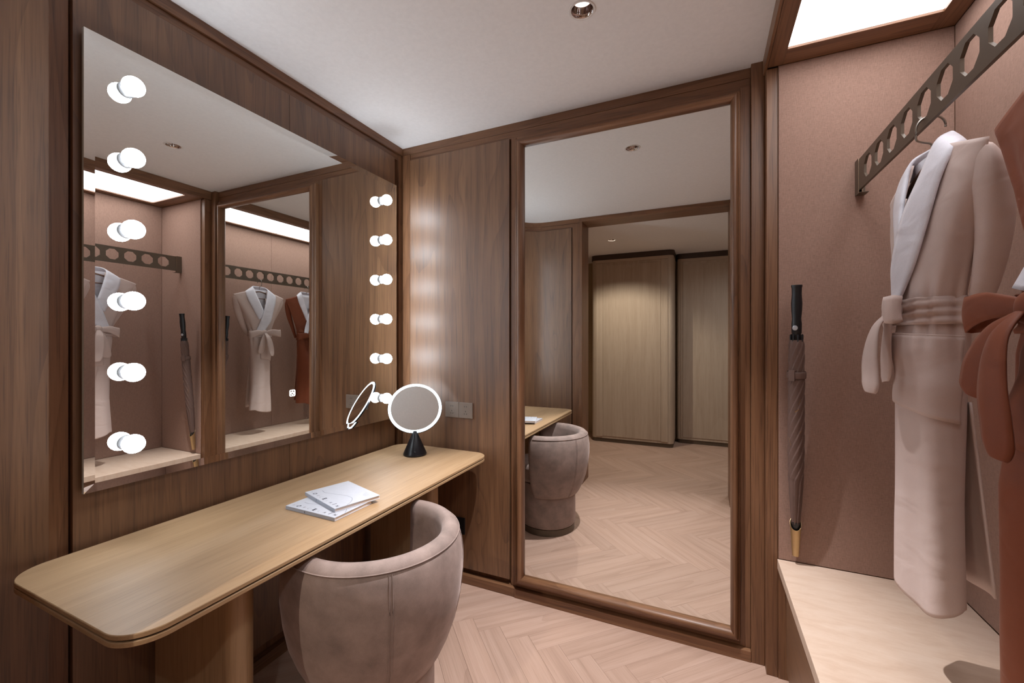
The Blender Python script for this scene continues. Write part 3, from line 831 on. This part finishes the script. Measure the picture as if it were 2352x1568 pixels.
# U-shaped wall bracket
put('bracket', MB().box(RX - 0.003, RX + 0.026, -0.124, -0.1135, zb - 0.012, zt + 0.003).box(RX - 0.003, RX - 0.0003, -0.150, -0.124, zb - 0.012, zt + 0.003).box(RX + TH + 0.0003, RX + TH + 0.003, -0.150, -0.124, zb - 0.012, zt + 0.003).box(RX - 0.003, RX + 0.026, -0.165, -0.124, zb - 0.014, zb - 0.012), bronze, cr_)
put('bracket_lit_edge', MB().box(RX - 0.003, RX - 0.0003, -0.1515, -0.1502, zb - 0.012, zt + 0.003).box(RX + TH + 0.0003, RX + TH + 0.003, -0.1515, -0.1502, zb - 0.012, zt + 0.003), bronze_lit, cr_)  # thin pale caps painting the light caught on the bracket's end faces
put('bracket', MB().box(RX - 0.003, RX + 0.026, -1.895, -1.884, zb - 0.012, zt + 0.003).box(RX - 0.003, RX + 0.016, -1.884, -1.868, zb - 0.012, zb - 0.001), bronze, cr_)

# ------------------------------------------------------------------ umbrella and its cup
P0 = Vector((2.078, -0.1325, 0.545)); P1 = Vector((2.067, -0.222, 1.608))
ax = (P1 - P0); UL = ax.length
Mu = Matrix.Translation(P0) @ ax.normalized().to_track_quat('Z', 'Y').to_matrix().to_4x4()
um = thing('umbrella', 'furled taupe umbrella with black handle standing upright against the fabric wall', 'umbrella', tuple(P0))
put('handle', MB().lathe([(0.0145, UL - 0.190), (0.0165, UL - 0.186), (0.0172, UL - 0.150), (0.0150, UL - 0.130), (0.0176, UL - 0.100), (0.0185, UL - 0.070), (0.0160, UL - 0.035), (0.0168, UL - 0.012), (0.0186, UL - 0.006), (0.0180, UL - 0.001), (0.012, UL)], n=28).xf(Mu), black, um, angle=50)
put('push_button', MB().lathe([(0.0095, 0.0), (0.0095, 0.0012), (0.006, 0.0022)], n=20).xf(Mu @ Matrix.Translation((0, 0, UL - 0.165)) @ Matrix.Rotation(R(UM_BTN), 4, 'Z') @ Matrix.Translation((0.0164, 0, 0)) @ Matrix.Rotation(R(90), 4, 'Y')), plain('button_silver', (196, 198, 204), 0.25, 0.5), um)
zs = [0.118, 0.16, 0.22, 0.30, 0.40, 0.52, 0.62, 0.66, 0.70, 0.71, 0.73, 0.80, 0.835, 0.855]
rs = [0.016, 0.019, 0.0225, 0.0265, 0.0285, 0.0288, 0.0282, 0.0285, 0.0295, 0.0270, 0.0268, 0.0275, 0.0265, 0.023]
rows = []
NS = 150
for i in range(NS + 1):
    z = zs[0] + (zs[-1] - zs[0]) * i / NS
    r = interp(zs, rs, z)
    row = []
    for k in range(112):
        a = 2 * math.pi * k / 112
        tw = a * 8 - (z * 120 if z > 0.30 else 36.0 + (z - 0.3) * 10)
        sw = (tw / (2 * math.pi)) % 1.0
        amp = 0.0030 if z > 0.30 else 0.0045
        row.append(((r - amp * sw) * math.cos(a), (r - amp * sw) * math.sin(a), z))
    rows.append(row)
put('canopy', MB().grid(rows, cu=True).xf(Mu), umbr_m, um, smooth=True)
put('strap', MB().lathe([(0.0305, 0.705), (0.0315, 0.708), (0.0315, 0.728), (0.0305, 0.731)], n=40, cap0=False, cap1=False).box(0.024, 0.0345, -0.010, 0.010, 0.698, 0.738).xf(Mu @ Matrix.Rotation(R(-120), 4, 'Z')), umbr_m, um, solid=0.001, angle=40)
tips = MB()
for k in range(8):
    a = 2 * math.pi * k / 8 + 0.2
    tips.lathe([(0.0034, 0.842), (0.0034, 0.872), (0.002, 0.876)], (0.0195 * math.cos(a), 0.0195 * math.sin(a), 0), 8)
put('rib_tips', tips.lathe([(0.0145, 0.84), (0.0145, UL - 0.187)], n=20).xf(Mu), black, um, angle=40)
put('ferrule', MB().lathe([(0.0035, 0.01), (0.006, 0.07), (0.0135, 0.105), (0.0155, 0.125)], n=24).xf(Mu), black, um, angle=50)
for zz, a0, ln, rise in ((0.575, -1.75, 0.45, 0.012), (0.605, -1.35, 0.25, 0.02), (0.47, -2.6, 0.4, -0.03), (0.49, -1.25, 0.25, 0.012)):
    q = [[((0.0296 + d) * math.cos(a0 + ln * t / 6), (0.0296 + d) * math.sin(a0 + ln * t / 6), zz + rise * t / 6 + s_) for t in range(7)] for d, s_ in ((0, 0), (0, 0.0024))]
    put('gold_mark', MB().grid(q).xf(Mu), gold_ink, um, fix=False)
hd = thing('umbrella_holder', 'tapered brass cup fixed low on the fabric wall holding the umbrella tip', 'umbrella holder', (2.078, -0.1325, 0.53))
nn = 40
def cup(r, z, slope):
    return [(r * math.cos(2 * math.pi * k / nn), r * math.sin(2 * math.pi * k / nn), z + slope * math.sin(2 * math.pi * k / nn)) for k in range(nn)]
rows = [cup(0.0, -0.015, 0), cup(0.0120, -0.015, 0), cup(0.0195, 0.118, 0.022), cup(0.0182, 0.118, 0.022), cup(0.011, -0.006, 0), cup(0.0, -0.006, 0)]
put('cup', MB().grid(rows, cu=True).xf(Mu), brass, hd, angle=40)
# ------------------------------------------------------------------ hangers and bathrobes
def hanger(y, label):
    t = thing('coat_hanger', label, 'hanger', (RX, y, 1.88), 'hangers on the bronze rail')
    xc = RX + TH / 2 + 0.010
    rad = 0.030


    pts = [(xc + rad * math.cos(R(a)), y, 1.9905 - rad + rad * math.sin(R(a)) + 0.0005) for a in range(-8, 181, 12)]
    pts += [(xc - rad, y, 1.945), (xc - rad + 0.002, y, 1.930), (xc - 0.012, y, 1.922), (xc + 0.000, y, 1.917), (xc + 0.003, y, 1.905), (xc + 0.003, y, 1.872)]
    put('hook', MB().tube([tuple(p) for p in crom(pts, 3)], 0.0026, 10), steel, t, smooth=True)
    sh = [(xc + 0.004, y + s * 0.205, 1.873 - 0.060 * abs(s) ** 1.3) for s in [k / 10 for k in range(-10, 11)]]
    put('shoulder_bar', MB().tube(sh, 0.007, 10), plain('hanger_wood', (128, 96, 80), 0.5) if 'hanger_wood' not in bpy.data.materials else bpy.data.materials['hanger_wood'], t, smooth=True)
    put('crossbar', MB().tube([(xc + 0.006, y - 0.18, 1.806), (xc + 0.006, y + 0.18, 1.806)], 0.004, 8), bpy.data.materials['hanger_wood'], t, smooth=True)

def bathrobe(y0, mat, label, seed, hem=0.700, belt_dy=0.0, sag=0.0, cw=1.0, slv=0.0, bs=1.0, bl=1.0,
             loops=((-0.044, -0.132, -0.004), (0.036, 0.131, -0.020)), tails=(((-0.060, -0.031, -0.223), (-0.45, 1, 0.12)), ((-0.004, 0.042, -0.198), (-0.1, 1, -0.2)))):
    rnd = random.Random(seed)
    x0 = RX + 0.012
    t = thing('bathrobe', label, 'bathrobe', (x0, y0, hem), 'bathrobes on the bronze rail')
    ZN, ZW, ZH = 1.884, 1.462 - sag, hem
    ph = [rnd.uniform(0, 6.28) for _ in range(10)]
    def ztop(y):
        a = abs(y)
        return ZN if a < 0.07 else ZN - 0.058 * (a - 0.07) / 0.18
    def dims(z):
        W = interp([ZH, ZH + 0.12, 0.98, 1.20, 1.40 - sag, 1.445 - sag, 1.49 - sag, 1.56 - sag, 1.70, 1.81, 1.88], [0.104, 0.098, 0.086, 0.087, 0.098, 0.097, 0.099, 0.124, 0.178, 0.222, 0.250], z)
        B = interp([ZH, 1.0, 1.2, 1.40 - sag, 1.455 - sag, 1.50 - sag, 1.60, 1.72, 1.82, 1.885], [0.052, 0.056, 0.060, 0.060, 0.050, 0.052, 0.054, 0.044, 0.026, 0.012], z)
        B *= bs if z > 1.5 else (1.0 if z > 1.4 else 1 + (bl - 1) * min(1.0, (1.4 - z) / 0.25))
        return W, B
    def fold(phi, z):
        wst = math.exp(-((z - 1.455 + sag) / 0.10) ** 2)
        f = 0.0055 * wst * (math.sin(9 * phi + ph[0] + 5 * z) + 0.6 * math.sin(15 * phi + ph[1]))
        low = max(0.0, min(1.0, (1.40 - z) / 0.5))
        f += low * 0.0065 * (math.sin(3 * phi + ph[2] + 1.0 * z) + 0.6 * math.sin(5 * phi + ph[3] - 1.5 * z))
        upz = max(0.0, min(1.0, (z - 1.5) / 0.15)) * max(0.0, min(1.0, (1.86 - z) / 0.1))
        f += upz * 0.0055 * math.sin(6 * phi + ph[4] + 6 * z)
        return f
    def pt(phi, z, off=0.0):
        # phi = 0 faces the room (-x); phi = 90 deg faces -y
        W, B = dims(z)
        c, s = math.cos(phi), math.sin(phi)
        p = 1.55
        cs, ss = math.copysign(abs(c) ** (2 / 2.3), c), math.copysign(abs(s) ** (2 / 2.3), s)
        f = fold(phi, z) + off
        return Vector((x0 - (B + f) * cs, y0 - (W + f * 0.8) * ss, z))
    def xfront(dy, z, off):
        W, B = dims(z)
        s = max(-0.999, min(0.999, -dy / W))
        ss = math.copysign(abs(s) ** (2.3 / 2), s)
        phi = math.asin(max(-0.999, min(0.999, ss)))
        return pt(phi, z, off).x
    # body: closed tube, cut away inside the neckline
    NP, NZ = 96, 110
    rows = []
    for i in range(NZ + 1):
        tt = i / NZ
        row = []
        for k in range(NP):
            phi = 2 * math.pi * k / NP
            z = ZN + (ZH - ZN) * tt
            p = pt(phi, z)
            dz = (ztop(p.y - y0) - ZN) * max(0.0, 1 - tt * 3.0)
            front = math.cos(phi) > 0
            # wrap hem: one corner hangs lower and rounds off
            hemd = 0.0
            if tt > 0.93:
                hemd = -(tt - 0.93) / 0.07 * min(0.036, 0.045 * (1 - math.cos(phi - R(38))))
            row.append((p.x, p.y, z + dz - hemd))
        rows.append(row)
    mb = MB().grid(rows, cu=True)
    keep = []
    for f in mb.f:
        c = sum((Vector(mb.v[i]) for i in f), Vector()) / 4
        dy = c.y - y0
        if c.x < x0 and c.z > 1.655:
            half = 0.070 * (c.z - 1.640) / (1.885 - 1.640)
            if -half + 0.004 * 0 < dy - 0.008 * (1.885 - c.z) / 0.245 < half: continue
        keep.append(f)
    mb.f = keep
    body = put('body', mb, mat, t, smooth=True, solid=0.004)
    # lining seen in the neck
    li = []
    for i in range(10):
        z = 1.640 + (1.890 - 1.640) * i / 9
        li.append([(x0 + dims(z)[1] * 0.55 - 0.004, y0 + dy, z) for dy in [-0.10 + 0.02 * k for k in range(11)]])
    put('lining', MB().grid(li), terry, t, smooth=True, solid=0.004)
    # shawl collar: strip of (inner, outer) pairs from one end round the neck to the other
    prs = []
    def fr(dyi, zi, dyo, zo, off):
        prs.append((Vector((xfront(dyi, zi, off), y0 + dyi, zi)), Vector((xfront(dyo, zo, off), y0 + dyo, zo))))
    fr(0.074, 1.482, 0.014, 1.470, 0.015); fr(0.050, 1.545, -0.022, 1.520, 0.016); fr(0.026, 1.612, -0.074, 1.590, 0.014)
    fr(-0.014, 1.725, -0.110, 1.695, 0.012); fr(-0.049, 1.825, -0.140, 1.785, 0.010)
    prs.append((Vector((x0 - 0.014, y0 - 0.068, 1.893)), Vector((x0 - 0.012, y0 - 0.150, 1.846))))
    prs.append((Vector((x0 + 0.014, y0 - 0.060, 1.916)), Vector((x0 + 0.022, y0 - 0.120, 1.862))))
    prs.append((Vector((x0 + 0.034, y0 - 0.032, 1.924)), Vector((x0 + 0.056, y0 - 0.062, 1.858))))
    prs.append((Vector((x0 + 0.040, y0 + 0.000, 1.926)), Vector((x0 + 0.064, y0 + 0.000, 1.856))))
    prs.append((Vector((x0 + 0.034, y0 + 0.032, 1.924)), Vector((x0 + 0.056, y0 + 0.062, 1.858))))
    prs.append((Vector((x0 + 0.014, y0 + 0.060, 1.916)), Vector((x0 + 0.022, y0 + 0.120, 1.862))))
    prs.append((Vector((x0 - 0.014, y0 + 0.068, 1.893)), Vector((x0 - 0.012, y0 + 0.148, 1.850))))
    fr(0.050, 1.830, 0.134, 1.785, 0.007); fr(0.014, 1.720, 0.092, 1.695, 0.005); fr(-0.020, 1.640, 0.045, 1.600, 0.003)
    A_, B_ = crom([a for a, b in prs], 5), crom([a.lerp(b, cw) for a, b in prs], 5)
    st = []
    for a, b in zip(A_, B_):
        row = []
        for k in range(7):
            u = k / 6
            p = a.lerp(b, u)
            bul = 0.0035 * math.sin(math.pi * u)
            out = Vector((-1, 0, 0.25)) if p.x < x0 + 0.005 else Vector((0.2, 0, 1))
            row.append(tuple(p + bul * out.normalized()))
        st.append(row)
    put('collar', MB().grid(st), terry, t, smooth=True, solid=0.008)
    # sleeves folded behind
    for sgn in (-1, 1):
        fw_ = slv if sgn > 0 else 0.0
        path_ = crom([(x0 + 0.006 - fw_, y0 + sgn * 0.224, 1.822), (x0 + 0.020 - fw_, y0 + sgn * 0.212, 1.765), (x0 + 0.042 - 2 * fw_, y0 + sgn * 0.178, 1.66), (x0 + 0.052 - 2 * fw_, y0 + sgn * 0.128, 1.54), (x0 + 0.050 - fw_, y0 + sgn * 0.092, 1.455 - sag)], 6)
        wy = [0.030, 0.042, 0.042, 0.036, 0.030, 0.024, 0.018]; wx = [0.012, 0.024, 0.033, 0.031, 0.027, 0.022, 0.015]
        rows = []
        for i, p in enumerate(path_):
            u = i / (len(path_) - 1)
            a_, b_ = interp([k / 6 for k in range(7)], wy, u), interp([k / 6 for k in range(7)], wx, u)
            row = []
            for k in range(24):
                th = 2 * math.pi * k / 24
                f = 1 + 0.07 * math.sin(3 * th + ph[5] + 4 * u)
                row.append((p.x + b_ * f * (0.6 if bs < 1 else 1.0) * math.cos(th), p.y + a_ * f * (0.7 if bs < 1 else 0.9) * math.sin(th), p.z + 0.014 * math.sin(th) * (-sgn) * (1 - u)))
            rows.append(row)
        m2 = MB().grid(rows, cu=True)
        m2.f += [tuple(range(24)), tuple((len(rows) - 1) * 24 + k for k in range(24))]
        put('sleeve', m2, mat, t, smooth=True)
    # back flap of the skirt, hanging a little away
    fl = []
    for i in range(16):
        u = i / 15
        z = 1.24 + (ZH + 0.070 - 1.24) * u
        fl.append([(x0 + 0.050 + 0.040 * u + 0.006 * math.sin(7 * v + ph[6]), y0 - 0.070 - 0.010 * u + (0.14 + 0.02 * u) * v, z - 0.012 * v) for v in [k / 10 for k in range(11)]])
    put('back_flap', MB().grid(fl), mat, t, smooth=True, solid=0.005)
    # pocket patch round the near side
    pk = []
    for i in range(20):
        u = i / 19
        zc = 1.412 + (1.225 - 1.412) * u
        row = []
        for k in range(25):
            v = k / 24
            phi = R(-18 + 128 * v)
            z = zc - 0.030 * v * u - 0.010 * v + (0.012 if u < 0.01 else 0) * 0
            p = pt(phi, z, 0.006 + 0.004 * math.sin(math.pi * u) * math.sin(math.pi * v) + 0.003 * math.sin(9 * u + 4 * v + ph[7]) * math.sin(math.pi * u))
            row.append(tuple(p))
        pk.append(row)
    po = put('pocket', MB().grid(pk), mat, t, smooth=True, solid=0.004)
    hm = put('hem', MB().tube(pk[0], 0.0028, 8), mat, po, smooth=True); hm.location = (0, 0, 0)
    # belt
    rows = []
    for i in range(13):
        u = i / 12
        z = 1.434 - sag + 0.068 * u
        rows.append([tuple(pt(2 * math.pi * k / 64, 1.455 - sag, 0.010 + 0.0035 * math.sin(u * 19 + 0.8 * math.sin(4 * math.pi * k / 64 + ph[8]))) + Vector((0, 0, z - 1.455 + sag))) for k in range(64)])
    belt = put('belt', MB().grid(rows, cu=True), mat, t, smooth=True, solid=0.004)
    yk, zk, xk = y0 + belt_dy, 1.474 - sag, x0 - 0.074
    kn = MB()
    rows = []
    for i in range(1, 12):
        a = math.pi * i / 12
        rows.append([(xk + 0.017 * math.sin(a) * math.cos(2 * math.pi * k / 20), yk + 0.026 * math.sin(a) * math.sin(2 * math.pi * k / 20) * (1 + 0.1 * math.sin(3 * a)), zk + 0.028 * math.cos(a)) for k in range(20)])
    kn.grid(rows, cu=True); kn.f += [tuple(range(20)), tuple(10 * 20 + k for k in range(20))]
    put('knot', kn, mat, t, smooth=True)
    def ribbon(path_, widths, vdir, name, n=6, curl=0.0):
        P = crom(path_, n)
        rows = []
        for i, p in enumerate(P):
            u = i / (len(P) - 1)
            wd = interp([k / (len(widths) - 1) for k in range(len(widths))], widths, u)
            vd = Vector(vdir[0]).lerp(Vector(vdir[1]), u).normalized()
            rows.append([tuple(p + vd * wd * (k / 6 - 0.5) + Vector((-1, 0, 0)) * curl * (math.cos(math.pi * (k / 6 - 0.5)))) for k in range(7)])
        put(name, MB().grid(rows), mat, t, smooth=True, solid=0.0035)
    def V3(q): return Vector((xk, yk, zk)) + Vector(q)
    for ex, ey, ez in loops:
        e = Vector((ex, ey, ez)); side = Vector((ey, -ex, 0)).normalized() * (0.016 if ey > 0 else -0.016)
        ribbon([V3((0, 0, 0)), V3(e * 0.45 - side + Vector((0, 0, 0.010))), V3(e * 0.88 - side), V3(e), V3(e * 0.88 + side), V3(e * 0.4 + side * 0.6), V3((0.004, 0, 0))],
               [0.022, 0.048, 0.066, 0.072, 0.066, 0.046, 0.022], ((0, 0.05, 1), (0, 0.05, 1)), 'bow_loop', curl=0.004)
    for (ex, ey, ez), wv in tails:
        e = Vector((ex, ey, ez))
        ribbon([V3((-0.010, 0, -0.006)), V3((ex * 0.55 - 0.008, ey * 0.25, ez * 0.20)), V3((ex * 0.85 - 0.006, ey * 0.6, ez * 0.52)), V3((ex, ey * 0.95, ez * 0.86)), V3(e)],
               [0.022, 0.044, 0.060, 0.068, 0.060, 0.034], ((0.1, 1, 0), wv), 'belt_tail', curl=0.006)
    return t
HY1, HY2 = ys[4], ys[9]
hanger(HY1, 'wooden hanger on the rail holding the beige bathrobe')
hanger(HY2, 'wooden hanger on the rail holding the rust brown bathrobe')
bathrobe(HY1, robe_beige, 'beige bathrobe with white shawl collar and tied belt hanging from the rail', 3)
bathrobe(HY2, robe_brown, 'rust brown bathrobe with white shawl collar hanging from the rail', 8, hem=0.70, sag=0.030, cw=0.70, slv=0.0, bs=0.5, bl=1.6,
         loops=((-0.030, -0.165, 0.0), (0.0, 0.162, -0.002)), tails=(((-0.042, 0.050, -0.150), (-0.5, 1, 0.35)), ((-0.065, -0.060, -0.232), (-0.2, 1, 0.2))))
